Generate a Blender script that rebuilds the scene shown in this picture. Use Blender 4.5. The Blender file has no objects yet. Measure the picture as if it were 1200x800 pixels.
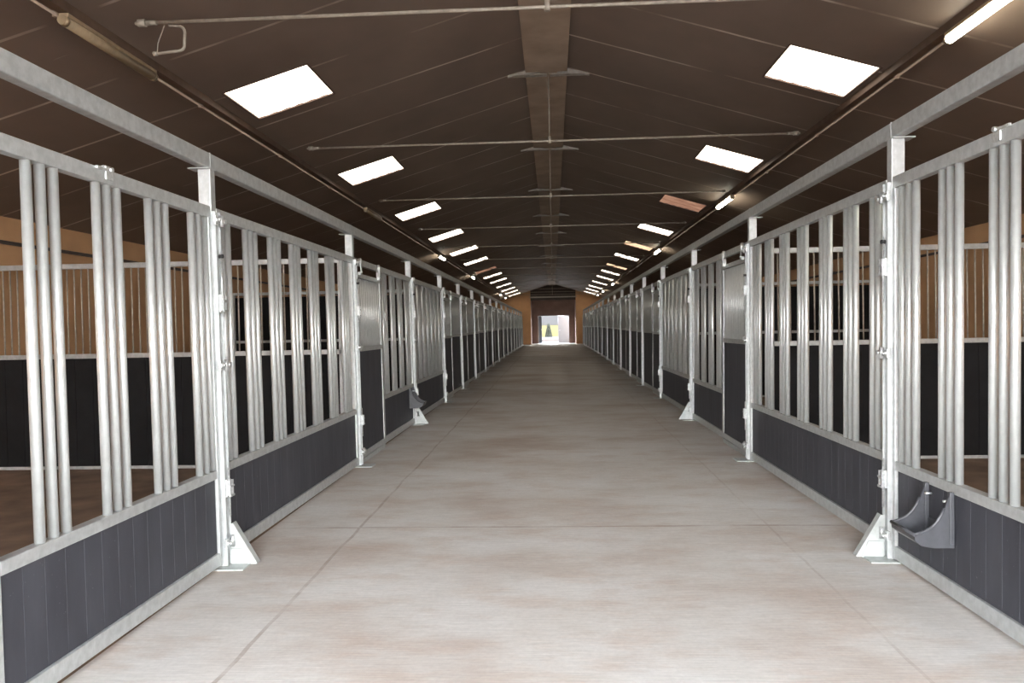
import bpy, bmesh, math, random
from mathutils import Vector, Matrix
random.seed(7)
scn = bpy.context.scene
COL = scn.collection
PI = math.pi

# ------------------------------------------------------------------ dimensions (metres, aisle runs along +Y)
EYE = 1.5
HALF = 2.065            # mean aisle face of the stall fronts
FACE = {-1: 2.085, 1: 2.045}
WALLX = 6.2             # outer side walls
RIDGE, SLOPE = 4.74, 0.30
ENDY = 57.8             # gable wall at the far end
DOORY = 60.9            # outer wall with the door
FRONTY = -2.4
POSTS = {-1: [1.40, 4.83, 8.28, 11.67, 14.93, 17.88, 20.9, 24.0, 27.0, 30.0, 33.0, 36.0, 39.0, 42.0, 45.0, 48.0, 51.0, 54.0],
         1: [1.45, 4.935, 8.40, 11.81, 15.14, 18.2, 21.1, 24.0, 26.9, 29.9, 33.0, 36.0, 39.0, 42.0, 45.0, 48.0, 51.0, 54.0]}
SPLAY = 0.011
TOPRAIL = {-1: 2.295, 1: 2.375}     # levels; the floor rises gently away from the entrance
BEAMZ = {-1: 2.54, 1: 2.62}
FRAMES = [5.65 + 4.03 * i for i in range(13)]
SKY = [7.87, 11.85, 16.0, 20.2, 24.2, 28.0, 32.3, 35.8, 39.6, 44.0, 48.4, 52.2, 56.2]


def gz(y):
    return .0076 * y if y < 36 else .2736 + .0013 * (y - 36)


def roofz(x):
    return RIDGE - SLOPE * abs(x)


# ------------------------------------------------------------------ mesh builder
class MB:
    def __init__(self):
        self.bm = bmesh.new()

    def box(self, x0, x1, y0, y1, z0, z1, bev=0.0):
        if x0 > x1: x0, x1 = x1, x0
        if y0 > y1: y0, y1 = y1, y0
        bm = self.bm
        vs = [bm.verts.new((x, y, z)) for z in (z0, z1) for y in (y0, y1) for x in (x0, x1)]
        idx = [(0, 2, 3, 1), (4, 5, 7, 6), (0, 1, 5, 4), (2, 6, 7, 3), (0, 4, 6, 2), (1, 3, 7, 5)]
        fs = [bm.faces.new([vs[i] for i in f]) for f in idx]
        if bev:
            es = list({e for f in fs for e in f.edges})
            bmesh.ops.bevel(bm, geom=es, offset=bev, segments=2, affect='EDGES', profile=0.5)
        return self

    def prism(self, pts, axis, a, b):
        """closed outline extruded along axis ('x','y','z') from a to b; pts are the two other coordinates in order"""
        bm = self.bm

        def co(p, t):
            return {'x': (t, p[0], p[1]), 'y': (p[0], t, p[1]), 'z': (p[0], p[1], t)}[axis]
        A = [bm.verts.new(co(p, a)) for p in pts]
        B = [bm.verts.new(co(p, b)) for p in pts]
        n = len(pts)
        bm.faces.new(A); bm.faces.new(B[::-1])
        for i in range(n):
            bm.faces.new((A[i], B[i], B[(i + 1) % n], A[(i + 1) % n]))
        return self

    def tube(self, p0, p1, r, n=12, r2=None):
        p0, p1 = Vector(p0), Vector(p1)
        d = p1 - p0
        q = d.to_track_quat('Z', 'Y').to_matrix()
        r2 = r if r2 is None else r2
        bm = self.bm
        A = [bm.verts.new(p0 + q @ Vector((math.cos(2 * PI * i / n) * r, math.sin(2 * PI * i / n) * r, 0))) for i in range(n)]
        B = [bm.verts.new(p1 + q @ Vector((math.cos(2 * PI * i / n) * r2, math.sin(2 * PI * i / n) * r2, 0))) for i in range(n)]
        for i in range(n):
            f = bm.faces.new((A[i], A[(i + 1) % n], B[(i + 1) % n], B[i])); f.smooth = True
        bm.faces.new(A[::-1]); bm.faces.new(B)
        return self

    def path(self, pts, r, n=8):
        pts = [Vector(p) for p in pts]
        rings = []
        for i, p in enumerate(pts):
            d = (pts[min(i + 1, len(pts) - 1)] - pts[max(i - 1, 0)]).normalized()
            ref = Vector((0, 1, 0)) if abs(d.y) < .9 else Vector((1, 0, 0))
            u = d.cross(ref).normalized(); v = d.cross(u)
            rings.append([self.bm.verts.new(p + u * math.cos(2 * PI * k / n) * r + v * math.sin(2 * PI * k / n) * r) for k in range(n)])
        for a, b in zip(rings, rings[1:]):
            for k in range(n):
                f = self.bm.faces.new((a[k], a[(k + 1) % n], b[(k + 1) % n], b[k])); f.smooth = True
        self.bm.faces.new(rings[0][::-1]); self.bm.faces.new(rings[-1])
        return self

    def ball(self, c, r, sx=1, sy=1, sz=1, seg=12):
        m = Matrix.Translation(c) @ Matrix.Diagonal((sx, sy, sz, 1))
        g = bmesh.ops.create_uvsphere(self.bm, u_segments=seg, v_segments=max(6, seg // 2 + 2), radius=r, matrix=m)
        for v in g['verts']:
            for f in v.link_faces: f.smooth = True
        return self

    def quad(self, *pts):
        self.bm.faces.new([self.bm.verts.new(p) for p in pts])
        return self

    def mesh(self, name, mat):
        bmesh.ops.recalc_face_normals(self.bm, faces=self.bm.faces[:])
        me = bpy.data.meshes.new(name)
        self.bm.to_mesh(me); self.bm.free()
        me.materials.append(mat)
        return me


def obj(name, mb, mat=None, parent=None, loc=None):
    me = mb.mesh(name, mat) if isinstance(mb, MB) else mb
    o = bpy.data.objects.new(name, me)
    COL.objects.link(o)
    if parent: o.parent = parent
    if loc: o.location = loc
    return o


def thing(name, label, cat, loc=(0, 0, 0), group=None, roty=0):
    o = bpy.data.objects.new(name, None)
    COL.objects.link(o)
    o.empty_display_size = .1
    o.location = loc
    o.rotation_euler = (0, roty, 0)
    return tag(o, label, cat, group)


def tag(o, label, cat, group=None):
    o['label'] = label; o['category'] = cat; o['kind'] = 'thing'
    if group: o['group'] = group
    return o


def struct(name, mb, mat):
    o = obj(name, mb, mat)
    o['kind'] = 'structure'
    return o


# ------------------------------------------------------------------ materials
def newmat(name):
    m = bpy.data.materials.new(name); m.use_nodes = True
    nt = m.node_tree
    return m, nt, nt.nodes['Principled BSDF']


def N(nt, kind, **kw):
    n = nt.nodes.new(kind)
    for k, v in kw.items():
        if hasattr(n, k): setattr(n, k, v)
        else: n.inputs[k].default_value = v
    return n


def ramp(nt, fac, stops):
    r = nt.nodes.new('ShaderNodeValToRGB')
    el = r.color_ramp.elements
    while len(el) < len(stops): el.new(.5)
    for e, (p, c) in zip(el, stops):
        e.position = p; e.color = (*c, 1) if len(c) == 3 else c
    nt.links.new(fac, r.inputs[0])
    return r.outputs[0]


def noise(nt, vec, scale, detail=4, rough=.55):
    n = nt.nodes.new('ShaderNodeTexNoise')
    n.inputs['Scale'].default_value = scale; n.inputs['Detail'].default_value = detail; n.inputs['Roughness'].default_value = rough
    nt.links.new(vec, n.inputs['Vector'])
    return n.outputs['Fac']


def geo(nt, scale=(1, 1, 1)):
    g = nt.nodes.new('ShaderNodeNewGeometry')
    m = nt.nodes.new('ShaderNodeMapping'); m.inputs['Scale'].default_value = scale
    nt.links.new(g.outputs['Position'], m.inputs['Vector'])
    return m.outputs[0]


def bump(nt, bsdf, h, strength, dist=.01):
    b = nt.nodes.new('ShaderNodeBump'); b.inputs['Strength'].default_value = strength; b.inputs['Distance'].default_value = dist
    nt.links.new(h, b.inputs['Height']); nt.links.new(b.outputs[0], bsdf.inputs['Normal'])


def mixc(nt, fac, a, b, mode='MIX'):
    m = nt.nodes.new('ShaderNodeMix'); m.data_type = 'RGBA'; m.blend_type = mode
    for s, v in ((m.inputs[0], fac), (m.inputs[6], a), (m.inputs[7], b)):
        if hasattr(v, 'is_linked') or hasattr(v, 'links'): nt.links.new(v, s)
        elif isinstance(v, (int, float)): s.default_value = v
        else: s.default_value = (*v, 1)
    return m.outputs[2]


def math_(nt, op, a, b=None, c=None, clamp=False):
    m = nt.nodes.new('ShaderNodeMath'); m.operation = op; m.use_clamp = clamp
    for i, v in enumerate((a, b, c)):
        if v is None: continue
        if isinstance(v, (int, float)): m.inputs[i].default_value = v
        else: nt.links.new(v, m.inputs[i])
    return m.outputs[0]


def sep(nt):
    g = nt.nodes.new('ShaderNodeNewGeometry'); s = nt.nodes.new('ShaderNodeSeparateXYZ')
    nt.links.new(g.outputs['Position'], s.inputs[0])
    return s.outputs


def galvanised(name, base=(.47, .49, .49), metallic=.45, rough=.45, mott=.10):
    m, nt, b = newmat(name)
    v = geo(nt)
    n1 = noise(nt, v, 22, 3); n2 = noise(nt, geo(nt, (30, 30, 4)), 3, 4)
    c = ramp(nt, n1, [(.35, [x * (1 - mott) for x in base]), (.65, [min(1, x * (1 + mott)) for x in base])])
    c2 = ramp(nt, n2, [(.60, (1, 1, 1)), (.78, (1.18, 1.18, 1.18))])
    c = mixc(nt, 1.0, c, c2, 'MULTIPLY')
    nt.links.new(c, b.inputs['Base Color'])
    b.inputs['Metallic'].default_value = metallic
    b.inputs['Roughness'].default_value = rough
    bump(nt, b, n2, .05, .002)
    return m


def plain(name, col, rough=.6, metallic=0, var=.12, scale=9, spec=None):
    m, nt, b = newmat(name)
    n = noise(nt, geo(nt), scale, 4)
    nt.links.new(ramp(nt, n, [(.3, [x * (1 - var) for x in col]), (.7, [min(1, x * (1 + var)) for x in col])]), b.inputs['Base Color'])
    b.inputs['Roughness'].default_value = rough; b.inputs['Metallic'].default_value = metallic
    if spec is not None: b.inputs['Specular IOR Level'].default_value = spec
    return m


M = {}
M['galv'] = galvanised('galvanised steel')
M['pipe'] = galvanised('galvanised pipe', (.56, .585, .58), .55, .38, .04)
M['weld'] = galvanised('pale zinc plate', (.46, .49, .48), .3, .5)
M['bolt'] = plain('bright zinc fittings', (.60, .62, .62), .35, .7, .2, 60)
M['knob'] = plain('black rubber', (.02, .02, .02), .6)
M['whiteplug'] = plain('white plastic', (.8, .8, .8), .4)


def board_mat():
    m, nt, b = newmat('grey-black recycled plastic plank')
    n = noise(nt, geo(nt, (1, 1, .25)), 7, 5); s = noise(nt, geo(nt), 70, 3)
    c = ramp(nt, n, [(.3, (.036, .037, .046)), (.7, (.056, .058, .070))])
    c = mixc(nt, ramp(nt, s, [(.70, (0, 0, 0)), (.78, (1, 1, 1))]), c, (.16, .16, .17))
    nt.links.new(c, b.inputs['Base Color'])
    b.inputs['Roughness'].default_value = .60; b.inputs['Specular IOR Level'].default_value = .3
    bump(nt, b, n, .1, .004)
    return m


M['board'] = board_mat()
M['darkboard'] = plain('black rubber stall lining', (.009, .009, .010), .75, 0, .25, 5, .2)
M['trough'] = plain('dark grey moulded plastic', (.060, .062, .070), .38, 0, .15, 20)


def concrete():
    m, nt, b = newmat('brushed concrete aisle')
    o = sep(nt)
    brush = noise(nt, geo(nt, (3.2, 60, 1)), 1.6, 5, .65)      # broom marks across the aisle
    big = noise(nt, geo(nt, (.55, .8, 1)), 1.1, 5, .6)
    med = noise(nt, geo(nt, (1, 2.2, 1)), 1.7, 6, .68)
    fine = noise(nt, geo(nt), 40, 4, .7)
    c = ramp(nt, big, [(.32, (.43, .365, .315)), (.50, (.555, .53, .495)), (.68, (.62, .61, .59))])
    rust = ramp(nt, med, [(.50, (0, 0, 0)), (.66, (1, 1, 1))])
    c = mixc(nt, math_(nt, 'MULTIPLY', rust, .45), c, (.46, .355, .285))
    c = mixc(nt, 1.0, c, ramp(nt, brush, [(.3, (.86, .86, .87)), (.68, (1.1, 1.1, 1.1))]), 'MULTIPLY')
    c = mixc(nt, 1.0, c, ramp(nt, fine, [(.3, (.92, .92, .92)), (.7, (1.05, 1.05, 1.05))]), 'MULTIPLY')
    # saw-cut joints: one along each side, one across every 5.7 m
    wob = math_(nt, 'MULTIPLY', math_(nt, 'SUBTRACT', noise(nt, geo(nt), 1.3, 3), .5), .06)
    yx = math_(nt, 'ADD', o[1], wob)
    xx = math_(nt, 'ADD', o[0], wob)
    jl = math_(nt, 'LESS_THAN', math_(nt, 'ABSOLUTE', math_(nt, 'ADD', xx, 1.46)), .011)
    jr = math_(nt, 'MULTIPLY', math_(nt, 'LESS_THAN', math_(nt, 'ABSOLUTE', math_(nt, 'SUBTRACT', xx, 1.52)), .009), .45)
    jy = math_(nt, 'LESS_THAN', math_(nt, 'ABSOLUTE', math_(nt, 'SUBTRACT', math_(nt, 'FRACT', math_(nt, 'DIVIDE', math_(nt, 'SUBTRACT', yx, 5.74 - 11.3 / 2), 11.3)), .5)), .00135)
    j = math_(nt, 'MAXIMUM', math_(nt, 'MAXIMUM', jl, jr), jy)
    brk = ramp(nt, noise(nt, geo(nt), 2.3, 5, .7), [(.38, (.25, .25, .25)), (.6, (1, 1, 1))])
    c = mixc(nt, math_(nt, 'MULTIPLY', math_(nt, 'MULTIPLY', j, .55), brk), c, (.22, .15, .11))
    nt.links.new(c, b.inputs['Base Color'])
    nt.links.new(ramp(nt, med, [(.3, (.58,) * 3), (.7, (.8,) * 3)]), b.inputs['Roughness'])
    bump(nt, b, math_(nt, 'ADD', math_(nt, 'MULTIPLY', brush, .6), math_(nt, 'MULTIPLY', j, -1.5)), .35, .006)
    return m


M['concrete'] = concrete()
M['dirt'] = plain('trodden brown bedding floor', (.17, .115, .08), .9, 0, .35, 3)


def roof_mat():
    m, nt, b = newmat('dark brown roof lining boards')
    o = sep(nt)
    big = noise(nt, geo(nt, (.7, .5, .7)), 1.2, 5)
    c = ramp(nt, big, [(.3, (.148, .105, .080)), (.7, (.210, .152, .118))])
    frac = math_(nt, 'FRACT', math_(nt, 'DIVIDE', math_(nt, 'ADD', o[1], math_(nt, 'MULTIPLY', math_(nt, 'SUBTRACT', big, .5), .03)), 1.07))
    seam = math_(nt, 'LESS_THAN', frac, .030)
    brk = ramp(nt, noise(nt, geo(nt, (1, .35, 1)), 1.1, 4), [(.40, (0, 0, 0)), (.62, (1, 1, 1))])
    c = mixc(nt, math_(nt, 'MULTIPLY', seam, math_(nt, 'MULTIPLY', brk, .9)), c, (.62, .52, .42))
    edge = math_(nt, 'LESS_THAN', math_(nt, 'SUBTRACT', frac, .022), .02)
    sc = noise(nt, geo(nt, (.9, 16, .9)), 1.6, 4, .7)
    c = mixc(nt, math_(nt, 'MULTIPLY', ramp(nt, sc, [(.70, (0, 0, 0)), (.76, (1, 1, 1))]), .35), c, (.40, .36, .31))
    nt.links.new(c, b.inputs['Base Color'])
    b.inputs['Roughness'].default_value = .62
    bump(nt, b, math_(nt, 'MULTIPLY', edge, -1), .4, .008)
    return m


M['roof'] = roof_mat()
M['ridge'] = plain('faded brown ridge board', (.34, .255, .19), .7, 0, .2, 2.2)
M['purlin'] = plain('dark stained purlin', (.10, .062, .042), .65, 0, .25, 6)
M['rod'] = plain('painted pale tie rod', (.33, .29, .24), .5, .1, .2, 25)
M['plate'] = plain('pale zinc gusset', (.34, .31, .27), .5, .2, .2, 20)
M['iron'] = plain('dark iron conduit', (.05, .035, .028), .5, .3)
M['orange'] = plain('ochre orange render', (.54, .31, .155), .8, 0, .12, 1.6)
M['gable'] = plain('dark gable boarding', (.05, .038, .034), .8, 0, .2, 3)
M['brownwall'] = plain('brown rendered porch wall', (.17, .105, .08), .8, 0, .15, 2)
M['whitepaint'] = plain('white painted door', (.20, .20, .21), .5, 0, .03, 5)
M['kerb'] = plain('weathered kerb stone', (.08, .08, .083), .8, 0, .08, 3)
M['greypaint'] = plain('grey painted door', (.13, .15, .18), .5, 0, .08, 5)
M['yard'] = plain('grey asphalt yard', (.07, .068, .066), .85, 0, .1, 2)
M['yellow'] = plain('pale yellow painted wall', (.068, .059, .017), .8, 0, .06, 3)
M['greywall'] = plain('grey pebble-dashed wall', (.018, .017, .017), .85, 0, .1, 6)
M['shrub'] = plain('dark conifer foliage', (.006, .008, .002), .9, 0, .5, 30)
M['batten'] = plain('grimy cream lamp housing', (.30, .22, .14), .5, 0, .2, 12)
M['diffoff'] = plain('unlit brownish lamp diffuser', (.28, .21, .13), .35, 0, .15, 12)


def emit(name, col, strength, stain=0, stain_col=(.5, .3, .2)):
    m = bpy.data.materials.new(name); m.use_nodes = True
    nt = m.node_tree; nt.nodes.clear()
    out = nt.nodes.new('ShaderNodeOutputMaterial'); e = nt.nodes.new('ShaderNodeEmission')
    e.inputs['Strength'].default_value = strength
    if stain:
        n = noise(nt, geo(nt, (1.0, 2.2, 1)), 3.1, 5)
        nt.links.new(ramp(nt, n, [(.5 - stain * .3, stain_col), (.78, col)]), e.inputs['Color'])
    else:
        e.inputs['Color'].default_value = (*col, 1)
    nt.links.new(e.outputs[0], out.inputs['Surface'])
    return m


SKYS = 4.2
M['sky0'] = emit('daylit translucent roof sheet', (1, .87, .72), SKYS)
M['sky1'] = emit('grimy brown translucent roof sheet', (.30, .17, .11), 1.6, .6, (.13, .06, .04))
M['sky2'] = emit('yellowed translucent roof sheet', (.62, .42, .26), 2.4, .3, (.42, .27, .17))
M['tube'] = emit('lit fluorescent diffuser', (1, .97, .80), 30)
M['skyframe'] = plain('dark skylight kerb', (.10, .06, .045), .6)

PX = {-1: 3.28, 1: 3.13}
SX = {-1: (2.28, 3.13), 1: (2.22, 3.06)}
SYH = .48
# ------------------------------------------------------------------ setting
def ground(x0, x1, y0, y1, dz):
    b = MB(); ks = [y0, 0., 36., y1]
    pts = [(y, gz(y) + dz) for y in ks] + [(y1, -.3), (y0, -.3)]
    return b.prism(pts, 'x', x0, x1)


b = ground(-HALF - .06, HALF + .06, FRONTY, DOORY + .4, 0)
struct('floor', b, M['concrete'])
for s, nm in ((-1, 'left'), (1, 'right')):
    b = ground(*sorted((s * (HALF + .06), s * WALLX)), FRONTY, ENDY, -.005)
    struct('floor_' + nm, b, M['dirt'])
    b = MB().box(s * WALLX, s * (WALLX + .2), FRONTY - .2, ENDY + .2, -.12, roofz(WALLX))
    struct('wall_' + nm, b, M['orange'])

# roof slopes, with real openings for the skylights
for s, nm in ((-1, 'left'), (1, 'right')):
    b = MB(); SX0, SX1 = SX[s]

    def slab(x0, x1, y0, y1):
        p = [(s * x0, roofz(x0)), (s * x1, roofz(x1)), (s * x1, roofz(x1) + .09), (s * x0, roofz(x0) + .09)]
        b.prism(p, 'y', y0, y1)
    slab(0, SX0, FRONTY - .4, DOORY + .6)
    slab(SX1, WALLX + .5, FRONTY - .4, DOORY + .6)
    ys = [FRONTY - .4] + [v for c in SKY for v in (c - SYH, c + SYH)] + [DOORY + .6]
    for i in range(0, len(ys), 2):
        slab(SX0, SX1, ys[i], ys[i + 1])
    struct('ceiling_' + nm, b, M['roof'])

# gable at the far end, with its tall opening
OX0, OX1, OZ = -1.62, 1.70, 3.55
b = MB()
b.box(-WALLX, OX0, ENDY, ENDY + .25, -.1, 2.86)
b.box(OX1, WALLX, ENDY, ENDY + .25, -.1, 2.86)
b.prism([(-WALLX, 2.86), (OX0, 2.86), (OX0, roofz(OX0))], 'y', ENDY, ENDY + .25)
b.prism([(WALLX, 2.86), (OX1, 2.86), (OX1, roofz(OX1))], 'y', ENDY, ENDY + .25)
struct('wall_back', b, M['orange'])
b = MB().prism([(OX0, OZ), (OX1, OZ), (OX1, roofz(OX1)), (0, RIDGE), (OX0, roofz(OX0))], 'y', ENDY + .02, ENDY + .2)
struct('wall_back_gable', b, M['gable'])
b = MB().box(OX0 - .05, OX1 + .05, ENDY - .06, ENDY + .02, 3.72, 3.82)
struct('trim_1', b, M['plate'])
# porch behind it
b = MB()
for x0, x1 in ((OX0 - .25, OX0), (OX1, OX1 + .25)):
    b.box(x0, x1, ENDY + .25, DOORY, -.1, roofz(OX1) - .02)
struct('wall_porch_sides', b, M['brownwall'])
DX0, DX1, DZ = -1.13, 1.24, 2.44
GF = gz(DOORY)
b = MB()
b.box(OX0, DX0, DOORY, DOORY + .25, -.1, 3.2)
b.box(DX1, OX1, DOORY, DOORY + .25, -.1, 3.2)
b.box(DX0, DX1, DOORY, DOORY + .25, DZ, 3.2)
b.prism([(OX0, 3.2), (OX1, 3.2), (OX1, roofz(OX1)), (0, RIDGE), (OX0, roofz(OX0))], 'y', DOORY, DOORY + .25)
struct('wall_porch_back', b, M['brownwall'])
# front gable wall behind the camera with the wide entrance the daylight comes through
EX, EZ = 3.0, 3.80
b = MB()
b.box(-WALLX, -EX, FRONTY - .2, FRONTY, -.1, 2.86)
b.box(EX, WALLX, FRONTY - .2, FRONTY, -.1, 2.86)
for s in (-1, 1):
    b.prism([(s * WALLX, 2.86), (s * EX, 2.86), (s * EX, roofz(EX))], 'y', FRONTY - .2, FRONTY)
b.prism([(-EX, EZ), (EX, EZ), (EX, roofz(EX)), (0, RIDGE), (-EX, roofz(EX))], 'y', FRONTY - .2, FRONTY)
struct('wall_front', b, M['orange'])

# ridge board lengths and purlins
b = MB()
y = FRONTY
while y < ENDY:
    b.box(-.28, .23, y, min(y + 3.05, ENDY), RIDGE - .115, RIDGE - .095)
    y += 3.065
struct('trim_ridge_board', b, M['ridge'])
for s, nm in ((-1, 'left'), (1, 'right')):
    b = MB()
    x = s * PX[s]; z = roofz(PX[s])
    b.box(x - .035, x + .035, FRONTY, ENDY, z - .055, z + .02)
    struct('trim_purlin_' + nm, b, M['purlin'])
    b = MB().tube((s * (PX[s] + .06), FRONTY, z - .062), (s * (PX[s] + .06), ENDY, z - .062), .011, 8)
    y = FRONTY + 1
    while y < ENDY:
        b.box(s * (PX[s] + .04), s * (PX[s] + .08), y, y + .03, z - .078, z - .035); y += 2.2
    tag(obj('conduit_pipe', b, M['ridge']), 'thin conduit pipe clipped beside the %s roof purlin' % nm, 'pipe')
    b = MB().tube((s * (WALLX - .045), FRONTY + .3, 2.58), (s * (WALLX - .045), ENDY - .1, 2.58), .022, 8)
    y = 1.0
    while y < ENDY:
        b.box(s * (WALLX - .065), s * (WALLX - .002), y, y + .035, 2.55, 2.61)
        y += 3.3
    tag(obj('wall_pipe', b, M['iron']), 'dark pipe running high along the orange %s side wall' % nm, 'pipe')

ORD = ['first', 'second', 'third', 'fourth', 'fifth', 'sixth', 'seventh', 'eighth', 'ninth', 'tenth', 'eleventh', 'twelfth',
       'thirteenth', 'fourteenth', 'fifteenth', 'sixteenth', 'seventeenth', 'eighteenth']
SIDE = {-1: 'left', 1: 'right'}

# ------------------------------------------------------------------ skylights
STAIN = {(1, 2): 'sky1', (1, 4): 'sky2', (-1, 6): 'sky1', (1, 6): 'sky2'}
SKIND = {'sky0': 'bright white', 'sky1': 'grimy brown', 'sky2': 'yellowed dull'}
for s in (-1, 1):
    SX0, SX1 = SX[s]
    for i, c in enumerate(SKY):
        mk = STAIN.get((s, i), 'sky0')
        t = thing('skylight', '%s rooflight in the %s roof slope, %s from the near end' % (SKIND[mk], SIDE[s], ORD[i]), 'skylight',
                  (s * (SX0 + SX1) / 2, c, roofz((SX0 + SX1) / 2)), 'rooflights in the %s roof slope' % SIDE[s])
        t['kind'] = 'thing'
        t.rotation_euler = (0, s * math.atan(SLOPE), 0)
        w = (SX1 - SX0) / 2 / math.cos(math.atan(SLOPE))
        b = MB()
        b.box(-w, w, -SYH, -SYH + .02, -.005, .11); b.box(-w, w, SYH - .02, SYH, -.005, .11)
        b.box(-w, -w + .02, -SYH + .02, SYH - .02, -.005, .11); b.box(w - .02, w, -SYH + .02, SYH - .02, -.005, .11)
        obj('frame', b, M['skyframe'], t)
        b = MB()                                        # corrugated translucent sheet
        n = 24
        prof = []
        for k in range(n + 1):
            u = -w + .02 + (2 * w - .04) * k / n
            prof.append((u, .012 + .004 * math.sin(k * PI / 2)))
        lo = [b.bm.verts.new((u, -SYH + .02, z)) for u, z in prof]
        hi = [b.bm.verts.new((u, SYH - .02, z)) for u, z in prof]
        lo2 = [b.bm.verts.new((u, -SYH + .02, z + .004)) for u, z in prof]
        hi2 = [b.bm.verts.new((u, SYH - .02, z + .004)) for u, z in prof]
        for k in range(n):
            b.bm.faces.new((lo[k], lo[k + 1], hi[k + 1], hi[k])); b.bm.faces.new((lo2[k], hi2[k], hi2[k + 1], lo2[k + 1]))
            b.bm.faces.new((lo[k], lo2[k], lo2[k + 1], lo[k + 1])); b.bm.faces.new((hi[k], hi[k + 1], hi2[k + 1], hi2[k]))
        b.bm.faces.new((lo[0], hi[0], hi2[0], lo2[0])); b.bm.faces.new((lo[n], lo2[n], hi2[n], hi[n]))
        obj('translucent_sheet', b, M[mk], t)

# ------------------------------------------------------------------ fluorescent lamps
LAMPS = [(-1, 5.8, 0), (1, 5.75, 1), (-1, 14.4, 0), (1, 14.35, 1), (-1, 23.3, 1), (1, 23.4, 1), (-1, 32.4, 1), (1, 40.5, 1),
         (-1, 49.5, 1), (1, 48.5, 1), (-1, 54.6, 1), (1, 54.2, 1)]
cnt = {-1: 0, 1: 0}
for s, y, lit in LAMPS:
    x = s * PX[s]; z = roofz(PX[s]) - .055
    lab = '%s fluorescent batten lamp under the %s purlin, %s from the near end' % ('lit' if lit else 'unlit brownish', SIDE[s], ORD[cnt[s]])
    cnt[s] += 1
    t = thing('fluorescent_lamp', lab, 'lamp', (x, y, z), 'fluorescent lamps under the purlins')
    obj('housing', MB().box(-.035, .035, -.60, .60, -.03, 0, .006), M['batten'], t)
    b = MB().tube((0, -.58, -.052), (0, .58, -.052), .036, 20)
    d = obj('diffuser', b, M['tube'] if lit else M['diffoff'], t)
    for e in (-1, 1):
        b = MB().tube((0, e * .58, -.052), (0, e * .62, -.052), .039, 20, .033)
        obj('end_cap', b, M['diffoff'], t)

# ------------------------------------------------------------------ roof tie frames
for i, y in enumerate(FRAMES):
    t = thing('roof_tie', 'pale steel tie rod crossing under the ridge, %s from the near end' % ORD[i], 'tie rod', (0, y, 3.79), 'roof tie rods')
    b = MB().tube((-3.02, 0, 0), (3.02, 0, 0), .0125, 10)
    obj('rod', b, M['rod'], t)
    for s in (-1, 1):
        b = MB().tube((s * 2.94, 0, 0), (s * 3.0, 0, 0), .028, 6); b.tube((s * 2.86, 0, 0), (s * 2.94, 0, 0), .018, 10)
        obj('end_nut', b, M['rod'], t)
        b = MB().prism([(s * .02, .845), (s * .50, roofz(.50) - 3.79 - .012), (s * .50, roofz(.50) - 3.79), (s * .02, RIDGE - .02 - 3.79)], 'y', -.03, .03)
        b.box(s * .02, s * .49, -.05, .05, .800, .812)
        obj('apex_plate', b, M['plate'], t)
    b = MB().tube((0, 0, 0), (0, 0, .83), .007, 8); b.tube((0, 0, -.03), (0, 0, .05), .022, 8)
    obj('hanger', b, M['rod'], t)
# bent hanging hook near the left end of the first tie
t = thing('hanging_hook', 'bent pale pipe hook hanging from the nearest tie rod, left side', 'hook', (-2.80, FRAMES[0], 3.738))
pts = [(.03, 0, .03), (.10, 0, .02)]
for k in range(6):
    a = k / 5 * PI / 2
    pts.append((.10 + .05 * math.sin(a), 0, -.03 + .05 * math.cos(a)))
pts += [(.145, 0, -.10)]
for k in range(6):
    a = k / 5 * PI / 2
    pts.append((.105 + .04 * math.cos(a), 0, -.12 - .04 * math.sin(a)))
pts += [(-.07, 0, -.175)]
obj('bent_pipe', MB().path(pts, .011, 10), M['rod'], t)
obj('support_wire', MB().path([(-.06, 0, -.17), (-.055, 0, -.10), (0, 0, .03)], .004, 6), M['rod'], t)
obj('end_bolt', MB().tube((-.09, 0, -.175), (-.06, 0, -.175), .018, 6), M['rod'], t)

# ------------------------------------------------------------------ stall fronts
cache = {}


def cm(key, fn, mat):
    if key not in cache: cache[key] = fn().mesh(key[0], mat)
    return cache[key]


def X(s, d):                       # local x: d metres outward from the aisle face
    return s * d


def panel(name, label, s, y0, y1, groups, rails, board=(.115, .575), kind='pipe', group=None, extra=None, board_mat='board'):
    """fixed front or gate between y0 and y1; local origin at y0 on the floor"""
    L = y1 - y0
    top = rails
    g0 = gz((y0 + y1) / 2); top = top - g0
    t = thing(name, label, 'stall panel', (s * FACE[s], y0, g0), group, roty=s * SPLAY)
    tz0, tz1 = top - .07, top
    obj('top_rail', MB().box(X(s, .0), X(s, .05), 0, L, tz0, tz1, .004), M['galv'], t)
    bz = board[1]
    obj('middle_rail', MB().box(X(s, .0), X(s, .055), .04, L - .04, bz, bz + .055, .004), M['galv'], t)
    obj('bottom_rail', MB().box(X(s, .0), X(s, .05), .04, L - .04, .035, .115, .004), M['galv'], t)
    for a, c in ((0, .04), (L - .04, L)):
        obj('end_stile', MB().box(X(s, .0), X(s, .05), a, c, .03, tz0, .003), M['galv'], t)
    b = MB()
    n = max(1, round((L - .09) / .14)); w = (L - .09) / n
    for k in range(n):
        b.box(X(s, .016), X(s, .040), .045 + k * w + .001, .045 + (k + 1) * w - .001, board[0], bz, .0015)
    b.box(X(s, .026), X(s, .036), .045, L - .045, board[0], bz)
    obj('board', b, M[board_mat], t)
    if kind == 'pipe':
        h = tz0 - (bz + .05)
        for g, cnt_ in groups:
            for k in range(cnt_):
                yy = g - y0 + (k - (cnt_ - 1) / 2) * .088
                me = cm(('bar', s, round(h, 3)), lambda: MB().tube((0, 0, 0), (0, 0, h), .0215, 20), M['pipe'])
                obj('bar', me, None, t, (X(s, .026), yy, bz + .05))
    return t


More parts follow.
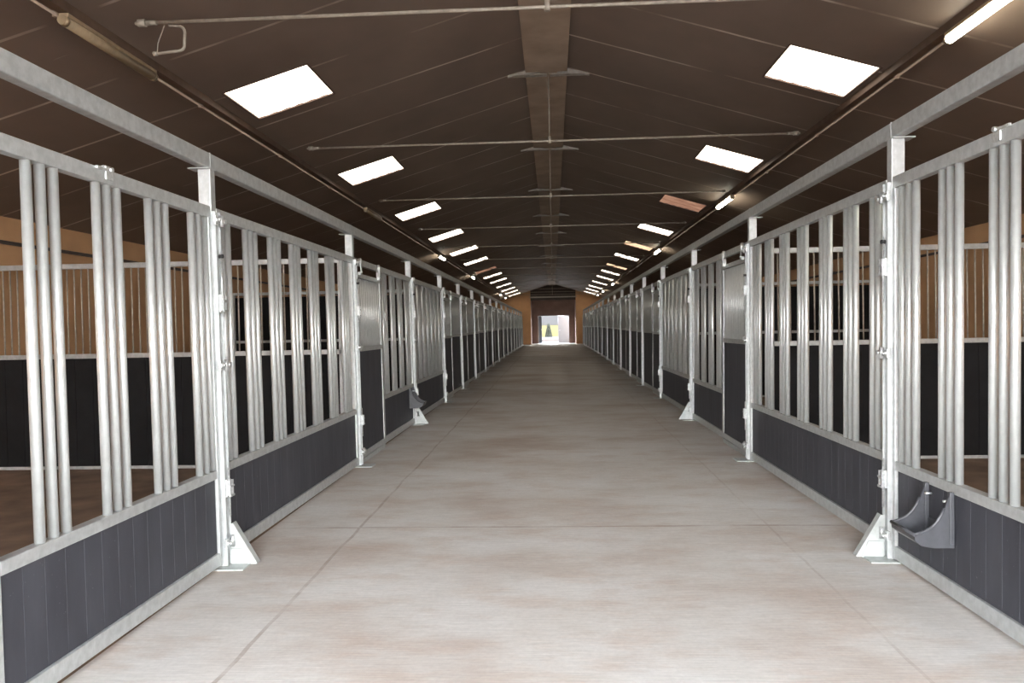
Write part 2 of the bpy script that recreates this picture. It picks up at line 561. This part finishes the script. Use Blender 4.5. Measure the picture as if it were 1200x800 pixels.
def grille(s, y0, y1, z0, z1, pitch=.082, r=.0135):
    b = MB()
    n = max(2, int((y1 - y0) / pitch)); w = (y1 - y0) / n
    for k in range(n + 1):
        b.tube((X(s, .022), y0 + k * w, z0), (X(s, .022), y0 + k * w, z1), r, 6)
    return b


def mesh_panel(s, y0, y1, label, group):
    """half-boarded panel: dark planks below, close steel rods above"""
    L = y1 - y0; g0 = gz((y0 + y1) / 2); top = TOPRAIL[s] - g0
    t = thing('stall_fence', label, 'stall panel', (s * FACE[s], y0, g0), group, roty=s * SPLAY)
    obj('top_rail', MB().box(X(s, 0), X(s, .05), 0, L, top - .07, top, .004), M['galv'], t)
    obj('middle_rail', MB().box(X(s, 0), X(s, .05), .04, L - .04, 1.22, 1.27, .004), M['galv'], t)
    obj('bottom_rail', MB().box(X(s, 0), X(s, .05), .04, L - .04, .035, .10, .004), M['galv'], t)
    for a, c in ((0, .04), (L - .04, L)):
        obj('end_stile', MB().box(X(s, 0), X(s, .05), a, c, .03, top - .07, .003), M['galv'], t)
    obj('grille', grille(s, .05, L - .05, 1.265, top - .075), M['pipe'], t)
    b = MB(); n = max(1, round((L - .08) / .14)); w = (L - .08) / n
    for k in range(n):
        b.box(X(s, .016), X(s, .04), .04 + k * w + .002, .04 + (k + 1) * w - .002, .10, 1.22)
    b.box(X(s, .026), X(s, .036), .04, L - .04, .10, 1.22)
    obj('board', b, M['board'], t)
    return t


def sliding_door(s, y0, y1, label, group, header):
    """narrow door hung on rollers; when header, its own track above"""
    L = y1 - y0; g0 = gz((y0 + y1) / 2); top = TOPRAIL[s] - .16 - g0
    t = thing('sliding_door', label, 'door', (s * FACE[s], y0, g0), group, roty=s * SPLAY)
    d0, d1 = -.005, .035
    b = MB()
    b.box(X(s, d0), X(s, d1), 0, .045, .06, top, .003); b.box(X(s, d0), X(s, d1), L - .045, L, .06, top, .003)
    b.box(X(s, d0), X(s, d1), .045, L - .045, top - .05, top, .003); b.box(X(s, d0), X(s, d1), .045, L - .045, 1.215, 1.265, .003)
    b.box(X(s, d0), X(s, d1), .045, L - .045, .06, .12, .003)
    obj('door_frame', b, M['galv'], t)
    obj('grille', grille(s, .06, L - .06, 1.265, top - .05), M['pipe'], t)
    b = MB(); n = max(1, round((L - .09) / .14)); w = (L - .09) / n
    for k in range(n):
        b.box(X(s, .005), X(s, .027), .045 + k * w + .0015, .045 + (k + 1) * w - .0015, .12, 1.215)
    b.box(X(s, .012), X(s, .024), .045, L - .045, .12, 1.215)
    obj('board', b, M['board'], t)
    for yy in (.14, L - .14):                           # hanger rollers that ride on the top rail
        b = MB()
        b.tube((X(s, -.030), yy, top + .115), (X(s, -.006), yy, top + .115), .048, 18)
        b.tube((X(s, -.038), yy, top + .115), (X(s, -.001), yy, top + .115), .014, 8)
        b.box(X(s, -.034), X(s, -.028), yy - .025, yy + .025, top - .02, top + .13)
        b.box(X(s, -.034), X(s, 0), yy - .03, yy + .03, top - .02, top + .015)
        b.tube((X(s, -.045), yy - .01, top + .01), (X(s, -.03), yy - .01, top + .01), .012, 6)
        obj('roller', b, M['bolt'], t)
    b = MB()                                             # pull latch on the leading edge
    ly = .022
    b.box(X(s, -.014), X(s, -.005), ly - .02, ly + .02, 1.52, 1.68); b.tube((X(s, -.03), ly, 1.54), (X(s, -.03), ly, 1.66), .008, 8)
    b.box(X(s, -.032), X(s, -.012), ly - .006, ly + .006, 1.535, 1.55); b.box(X(s, -.032), X(s, -.012), ly - .006, ly + .006, 1.65, 1.665)
    obj('latch', b, M['bolt'], t)
    return t


def hinge_mb(s, z):
    b = MB()
    b.box(X(s, -0.046), X(s, -0.026), -.085, -.045, z - .03, z + .03, .003)
    b.tube((X(s, -0.058), -.065, z), (X(s, -0.025), -.065, z), .019, 6)
    b.tube((X(s, -0.068), -.065, z), (X(s, -0.054), -.065, z), .010, 8)
    b.box(X(s, -0.042), X(s, -0.026), -.045, .055, z - .012, z + .012)
    b.tube((X(s, -0.044), .005, z - .035), (X(s, -0.044), .005, z + .035), .014, 10)
    b.tube((X(s, -0.058), .045, z), (X(s, -0.025), .045, z), .017, 6)
    return b


def latch_mb(s, z):
    b = MB()
    b.box(X(s, -0.036), X(s, -0.025), -.03, .03, z - .06, z + .05, .002)
    b.box(X(s, -0.056), X(s, -0.036), -.028, -.016, z - .05, z + .045); b.box(X(s, -0.056), X(s, -0.036), .012, .024, z - .05, z + .045)
    b.box(X(s, -0.060), X(s, -0.050), -.03, .028, z - .058, z - .045); b.box(X(s, -0.060), X(s, -0.050), -.03, .028, z + .002, z + .013)
    return b


def post(s, i, y, brace, full):
    lab = 'square galvanised post of the %s stall row, %s from the near end' % (SIDE[s], ORD[i])
    if brace: lab += ', with triangular foot'
    t = thing('stall_post', lab, 'post', (s * FACE[s], y, gz(y)), 'posts of the %s stall row' % SIDE[s], roty=s * SPLAY)
    H = BEAMZ[s] - .001 - gz(y)
    obj('tube', MB().box(X(s, 0), X(s, .08), -.035, .035, 0, H - .008, .005), M['galv'], t)
    obj('top_flange', MB().box(X(s, -.0), X(s, .135), -.055, .055, H - .008, H, .002), M['galv'], t)
    obj('base_plate', MB().box(X(s, -.15), X(s, .10), -.11, .085, .0, .010, .003), M['weld'], t)
    b = MB()                                             # lipped cover channel on the aisle face
    top = TOPRAIL[s] - gz(y) - .03
    b.box(X(s, -.012), X(s, -.001), -.034, .034, .012, top)
    for e in (-1, 1): b.box(X(s, -.026), X(s, -.012), e * .034 - .004, e * .034 + .004, .012, top)
    obj('cover_channel', b, M['galv'], t)
    if full:
        for z in (2.17 if s < 0 else 2.22, 1.27, .16):
            obj('hinge', hinge_mb(s, z), M['bolt'], t)
        for z in (1.66 if s < 0 else 1.80, .50):
            obj('latch', latch_mb(s, z), M['bolt'], t)
        obj('drop_bolt', MB().tube((X(s, -.038), -.005, .32), (X(s, -.038), -.005, .62), .007, 8), M['bolt'], t)
        r = obj('drop_bolt', MB().tube((X(s, -.038), -.005, 1.58), (X(s, -.038), -.005, 1.98), .007, 8), M['bolt'], t)
        obj('bolt_knob', MB().tube((X(s, -.052), -.005, 1.95), (X(s, -.026), -.005, 1.95), .013, 10), M['knob'], r)
    if brace:
        b = MB()                                         # folded triangular foot towards the aisle
        b.prism([(s * -.024, .004), (s * -.185, .004), (s * -.170, .03), (s * -.034, .262), (s * -.024, .27)], 'y', .022, .029)
        b.prism([(s * -.024, .004), (s * -.160, .004), (s * -.118, .105), (s * -.024, .105)], 'y', .015, .022)
        b.prism([(s * -.170, .03), (s * -.185, .004), (s * -.191, .008), (s * -.040, .268), (s * -.034, .262)], 'y', .022, .075)
        obj('brace_foot', b, M['weld'], t)
    return t


for s in (-1, 1):
    for i, y in enumerate(POSTS[s]):
        post(s, i, y, i in (1, 3), i <= 4)
    H0 = BEAMZ[s]
    b = MB().box(X(s, .012), X(s, .082), FRONTY + .1, POSTS[s][-1] + .2, H0, H0 + .095, .008)
    for y in POSTS[s]: b.box(X(s, .010), X(s, .084), y - .0015, y + .0015, H0 - .001, H0 + .097)
    o = obj('overhead_beam', b, M['galv'], None, (s * (FACE[s] + SPLAY * 2.5), 0, 0))
    tag(o, 'long galvanised overhead beam along the tops of the %s posts' % SIDE[s], 'beam')

g = .042
TL, TR = TOPRAIL[-1], TOPRAIL[1]


def bay(s, n):
    return POSTS[s][n] + g, POSTS[s][n + 1] - g


def even(a, b_, n, edge=.10):
    w = (b_ - a) / n
    return [(a + (k + .5) * w, 3) for k in range(n)]


GR = 'pipe-barred fronts of the %s row'
# left row
a, c = bay(-1, 0)
panel('stall_fence', 'pipe-barred panel at the left picture edge, before the nearest gate', -1, a, 2.785, [(1.62, 3), (2.08, 3), (2.54, 3)], TL, group=GR % 'left')
t = panel('stall_gate', 'nearest left gate with triple white pipes over dark planks', -1, 2.795, c,
          [(3.19, 3), (3.68, 3), (4.16, 3), (4.65, 3)], TL, group=GR % 'left')
b = MB().box(X(-1, -.006), X(-1, .056), .84, .90, TL - .078, TL - .012, .003)
b.tube((X(-1, -.022), .87, TL - .03), (X(-1, 0), .87, TL - .03), .012, 8); b.box(X(-1, -.012), X(-1, 0), .76, .88, TL - .04, TL - .028)
obj('rail_clamp', b, M['bolt'], t)
a, c = bay(-1, 1)
panel('stall_fence', 'full-bay left panel of seven pipe clusters between first and second far posts', -1, a, c,
      [(5.04, 2), (5.47, 3), (5.95, 3), (6.43, 3), (6.93, 3), (7.45, 3), (7.96, 3)], TL, group=GR % 'left')
a, c = bay(-1, 2)
sliding_door(-1, a + .02, a + 1.22, 'nearest left sliding door, close rods over black planks', 'sliding doors of the left row', True)
panel('stall_fence', 'short left panel with four pipe clusters beyond the nearest left door', -1, a + 1.24, c,
      even(a + 1.28, c, 4), TL, group=GR % 'left')
a, c = bay(-1, 3)
panel('stall_fence', 'left pipe-barred panel just beyond the left black feed trough', -1, a, c, even(a + .03, c - .03, 7), TL, group=GR % 'left')
# right row
a, c = bay(1, 0)
t = panel('stall_gate', 'nearest right pipe-barred panel carrying the black feed trough', 1, a, c,
          [(1.75, 3), (2.27, 3), (2.78, 3), (3.28, 3), (3.75, 3), (4.24, 3), (4.72, 3)], TR, group=GR % 'right')
b = MB().box(X(1, -.006), X(1, .056), 2.24, 2.30, TR - .078, TR - .012, .003)
b.tube((X(1, -.022), 2.27, TR - .02), (X(1, 0), 2.27, TR - .02), .012, 8); b.box(X(1, -.012), X(1, 0), 2.16, 2.28, TR - .03, TR - .018)
obj('rail_clamp', b, M['bolt'], t)
a, c = bay(1, 1)
panel('stall_fence', 'full-bay right panel of pipe clusters behind the nearest right braced post', 1, a, c,
      [(5.20, 2), (5.62, 3), (6.13, 3), (6.68, 3), (7.20, 3), (7.70, 3), (8.14, 3)], TR, group=GR % 'right')
a, c = bay(1, 2)
sliding_door(1, a + .02, a + 1.22, 'nearest right sliding door, close rods over black planks', 'sliding doors of the right row', True)
panel('stall_fence', 'short right panel with four pipe clusters beyond the nearest right door', 1, a + 1.24, c,
      even(a + 1.28, c, 4), TR, group=GR % 'right')
a, c = bay(1, 3)
panel('stall_fence', 'right pipe-barred panel beyond the second braced post on the right', 1, a, c, even(a + .03, c - .03, 7), TR, group=GR % 'right')
for t_ in [o for o in bpy.data.objects if o.name.startswith('stall_gate')]: t_['category'] = 'gate'

for s in (-1, 1):
    for n in range(4, 17):
        a, c = bay(s, n)
        k = n - 4
        sliding_door(s, a + .01, a + 1.22, 'half-boarded sliding door of the %s row, %s after the nearest %s door' % (SIDE[s], ORD[k], SIDE[s]),
                     'sliding doors of the %s row' % SIDE[s], False)
        mesh_panel(s, a + 1.24, c, 'half-boarded rod-topped panel of the %s row, %s of its kind from the near end' % (SIDE[s], ORD[k]),
                   'half-boarded panels of the %s row' % SIDE[s])
    # head rail above the doors, from post to post
for s in (-1, 1):
    for n in [2] + list(range(4, 17)):
        a, c = bay(s, n)
        q = 'over the nearest %s sliding door' % SIDE[s] if n == 2 else 'over the %s half-boarded %s door' % (ORD[n - 4], SIDE[s])
        o = obj('door_track', MB().box(X(s, .0), X(s, .05), 0, 1.235, TOPRAIL[s] - .07, TOPRAIL[s], .004), M['galv'], None, (s * FACE[s], a, 0))
        o.rotation_euler = (0, s * SPLAY, 0)
        tag(o, 'galvanised head rail %s' % q, 'rail', 'head rails over the %s doors' % SIDE[s])
        o = obj('door_sill', MB().box(X(s, .0), X(s, .05), .05, 1.23, .0, .05, .003), M['galv'], None, (s * FACE[s], a, gz(a + .6) + .001))
        tag(o, 'low galvanised sill %s' % q.replace('over', 'under'), 'sill', 'sills under the %s doors' % SIDE[s])

# ------------------------------------------------------------------ partitions between stalls
def partition(s, y, label, solid):
    t = thing('stall_partition', label, 'partition', (s * (HALF + .175), y, gz(y)), 'cross partitions behind the %s fronts' % SIDE[s])
    W = WALLX - HALF - .20
    top = 2.29 - gz(y)
    obj('top_rail', MB().box(0, X(s, W), -.025, .025, top - .055, top, .004), M['galv'], t)
    obj('middle_rail', MB().box(0, X(s, W), -.025, .025, 1.20, 1.25, .004), M['galv'], t)
    obj('bottom_rail', MB().box(0, X(s, W), -.025, .025, -.004, .03, .004), M['galv'], t)
    for a in (0, W - .04):
        obj('end_stile', MB().box(X(s, a), X(s, a + .04), -.025, .025, .03, top - .055), M['galv'], t)
    hi = 2.08 if solid else 1.20
    b = MB(); n = round(W / .2); w = W / n
    for k in range(n):
        b.box(X(s, k * w + .002), X(s, (k + 1) * w - .002), -.018, .018, .03, 1.20)
    if solid:
        for k in range(n):
            b.box(X(s, k * w + .002), X(s, (k + 1) * w - .002), -.018, .018, 1.25, hi)
    b.box(0, X(s, W), -.01, .01, .03, 1.20)
    obj('board', b, M['darkboard'], t)
    z0 = hi if solid else 1.25
    u = .13
    mid = 1.45
    while u < W - .06:
        me = cm(('bar', 'p', round(z0, 2), s), lambda: MB().tube((0, 0, z0), (0, 0, top - .05), .0085, 8), M['rod'])
        obj('bar', me, None, t, (X(s, u), 0, 0))
        u += .125 if u < mid else .08
    return t


for s in (-1, 1):
    partition(s, POSTS[s][2], 'barred cross partition with black lower boards behind the nearest %s bars' % SIDE[s], False)
    partition(s, POSTS[s][4], 'tall dark cross partition seen beyond the first one on the %s' % SIDE[s], True)

# ------------------------------------------------------------------ feed troughs
def trough(s, yc, label):
    t = thing('feed_trough', label, 'feed trough', (s * (FACE[s] + .005), yc, .29 + gz(yc)), 'feed troughs hung on the fronts')
    w = .135
    # side cheek: high at the back, sweeping down to the low front lip
    side = [(0, 0), (-.10, 0), (-.165, .012), (-.198, .04), (-.20, .070)]
    for k in range(1, 10):
        u = k / 9
        side.append((-.20 + .172 * u, .070 + .045 * u + .145 * u ** 3.5))
    side += [(-.022, .275), (0, .275)]
    pts = [(X(s, p[0]), p[1]) for p in side]
    for e in (-1, 1):
        y0 = e * w
        o = obj('side_cheek', MB().prism(pts, 'y', y0 - .006, y0 + .006), M['trough'], t)
        rim = [(X(s, p[0]), y0, p[1]) for p in side[4:13]]
        obj('rim', MB().path(rim, .009, 6), M['trough'], o)
        obj('upright', MB().box(X(s, -.024), X(s, -.001), y0 - .014, y0 + .014, .02, .29, .004), M['trough'], t)
        obj('fixing_bolt', MB().tube((X(s, -.036), y0 - .035 * e, .235), (X(s, -.0), y0 - .035 * e, .235), .007, 8), M['bolt'], t)
    b = MB()
    fl = [(0, 0), (-.10, 0), (-.165, .012), (-.198, .04), (-.20, .070), (-.190, .070), (-.188, .045), (-.16, .022), (-.10, .010), (0, .010)]
    b.prism([(X(s, p[0]), p[1]) for p in fl], 'y', -w, w)
    obj('basin', b, M['trough'], t)
    obj('front_lip', MB().tube((X(s, -.199), -w - .006, .070), (X(s, -.199), w + .006, .070), .010, 10), M['trough'], t)
    obj('back_plate', MB().box(X(s, -.010), X(s, -.001), -w, w, 0, .10), M['trough'], t)
    obj('drain_plug', MB().tube((X(s, -.09), 0, -.012), (X(s, -.09), 0, .022), .012, 10), M['trough'], t)


trough(1, 4.29, 'black plastic feed trough on the nearest right panel, beside the post')
trough(-1, 11.36, 'small black feed trough beside the second braced left post')

# ------------------------------------------------------------------ far door and what is outside
t = thing('open_door_leaf', 'white door leaf standing open just outside the far doorway', 'door', (.41, DOORY + 1.3, GF))
obj('leaf', MB().box(0, .95, -.02, .02, .0, DZ - GF - .02, .004), M['whitepaint'], t)
obj('handle', MB().tube((.06, -.06, 1.0), (.16, -.06, 1.0), .012, 8).tube((.06, -.06, 1.0), (.06, -.02, 1.0), .012, 8), M['bolt'], t)
t = thing('door_leaf', 'narrow grey door leaf folded at the left of the far doorway', 'door', (DX0 + .01, DOORY + .12, GF))
obj('leaf', MB().box(.0, .26, -.02, .02, .02, DZ - GF - .02, .004), M['greypaint'], t)
obj('handle', MB().tube((.22, -.06, 1.0), (.22, -.06, 1.12), .012, 8).tube((.22, -.06, 1.0), (.22, -.02, 1.0), .010, 8), M['bolt'], t)

b = MB().box(-40, 40, DOORY + .4, 110, -.2, GF - .01)
struct('ground_yard', b, M['yard'])
b = MB().box(-30, 30, -40, FRONTY, -.2, gz(FRONTY) - .005)
struct('ground_forecourt', b, M['yard'])
t = thing('yellow_wall', 'low pale yellow wall standing in the yard beyond the far door', 'wall', (0, 76, GF))
obj('masonry', MB().box(-6, 6, 0, .3, .0, 1.45), M['yellow'], t)
obj('coping', MB().box(-6.05, 6.05, -.04, .34, 1.45, 1.52), M['greywall'], t)
tag(obj('kerb', MB().box(-6, 6, 70.0, 70.6, GF - .01, GF + .36, .02), M['kerb']), 'white painted low kerb in front of the yellow wall', 'kerb')
tag(obj('dark_plinth', MB().box(-6, 6, 69.6, 69.98, GF - .01, GF + .20, .02), M['gable']), 'dark strip at the foot of the white kerb', 'plinth')
t = thing('grey_building', 'grey wall of a building rising behind the yellow wall', 'building', (0, 86, GF))
obj('wall', MB().box(-12, 12, 0, .4, 0, 6), M['greywall'], t)
f = obj('window', MB().box(.55, 1.25, -.06, 0, 1.6, 2.5, .01), M['whitepaint'], t)
obj('pane', MB().box(.62, 1.18, -.07, -.05, 1.67, 2.43), M['greypaint'], f)
t = thing('conifer_shrub', 'dark slender conifer in front of the yellow wall', 'shrub', (-.42, 75.2, GF))
b = MB()
for k in range(260):
    u = random.random(); z = .22 + 1.3 * u; r = .30 * (1 - u) ** .8 + .03; a = random.random() * 6.28
    p = Vector((math.cos(a) * r, math.sin(a) * r, z)); q = p + Vector((math.cos(a) * .05, math.sin(a) * .05, .13))
    b.tube(p, q, .045, 5, .004)
b.tube((0, 0, .15), (0, 0, 1.5), .26, 10, .03)
obj('foliage', b, M['shrub'], t)
obj('trunk', MB().tube((0, 0, -.01), (0, 0, .2), .05, 8), M['purlin'], t)

# ------------------------------------------------------------------ light
w = bpy.data.worlds.new('daylight'); scn.world = w; w.use_nodes = True
nt = w.node_tree
bg = nt.nodes['Background']
tc = nt.nodes.new('ShaderNodeTexCoord'); sp = nt.nodes.new('ShaderNodeSeparateXYZ')
nt.links.new(tc.outputs['Generated'], sp.inputs[0])
nt.links.new(ramp(nt, sp.outputs[2], [(.0, (1, .97, .93)), (.35, (.92, .95, 1.0)), (1, (.70, .83, 1.0))]), bg.inputs['Color'])
bg.inputs['Strength'].default_value = 26.0

sun = bpy.data.lights.new('sun', 'SUN'); sun.energy = 4.0; sun.angle = math.radians(.6); sun.color = (1, .95, .86)
so = bpy.data.objects.new('sun', sun); COL.objects.link(so)
so.rotation_euler = (math.radians(32), 0, math.radians(-18))
so.location = (0, -8, 20)
pl = bpy.data.lights.new('entrance_portal', 'AREA'); pl.shape = 'RECTANGLE'; pl.size = 2 * EX; pl.size_y = EZ; pl.cycles.is_portal = True
po = bpy.data.objects.new('entrance_portal', pl); COL.objects.link(po)
po.location = (0, FRONTY - .1, EZ / 2); po.rotation_euler = (PI / 2, 0, PI)

# ------------------------------------------------------------------ camera
F = 920.; VP = (648, 384); R = .019
dx, dy = VP[0] - 600, 400 - VP[1]
c, s_ = math.cos(R), math.sin(R)
Xc = (dx * c + dy * s_) / F; Yc = (-dx * s_ + dy * c) / F
psi = math.asin(Xc / math.sqrt(Xc * Xc + Yc * Yc + 1)); th = math.atan(Yc)
Fv = Vector((-math.sin(psi) * math.cos(th), math.cos(psi) * math.cos(th), -math.sin(th)))
Rv = Vector((math.cos(psi), math.sin(psi), 0)); Uv = Rv.cross(Fv)
R2 = Rv * c - Uv * s_; U2 = Uv * c + Rv * s_
cam = bpy.data.cameras.new('camera'); cam.sensor_width = 36; cam.lens = 36 * F / 1200; cam.clip_end = 300
co = bpy.data.objects.new('camera', cam); COL.objects.link(co)
mt = Matrix((R2, U2, -Fv)).transposed().to_4x4(); mt.translation = (0, 0, EYE)
co.matrix_world = mt
scn.camera = co

scn.view_settings.view_transform = 'Standard'
scn.view_settings.look = 'None'
scn.view_settings.gamma = 1
scn.view_settings.use_curve_mapping = False
scn.view_settings.exposure = 0.28
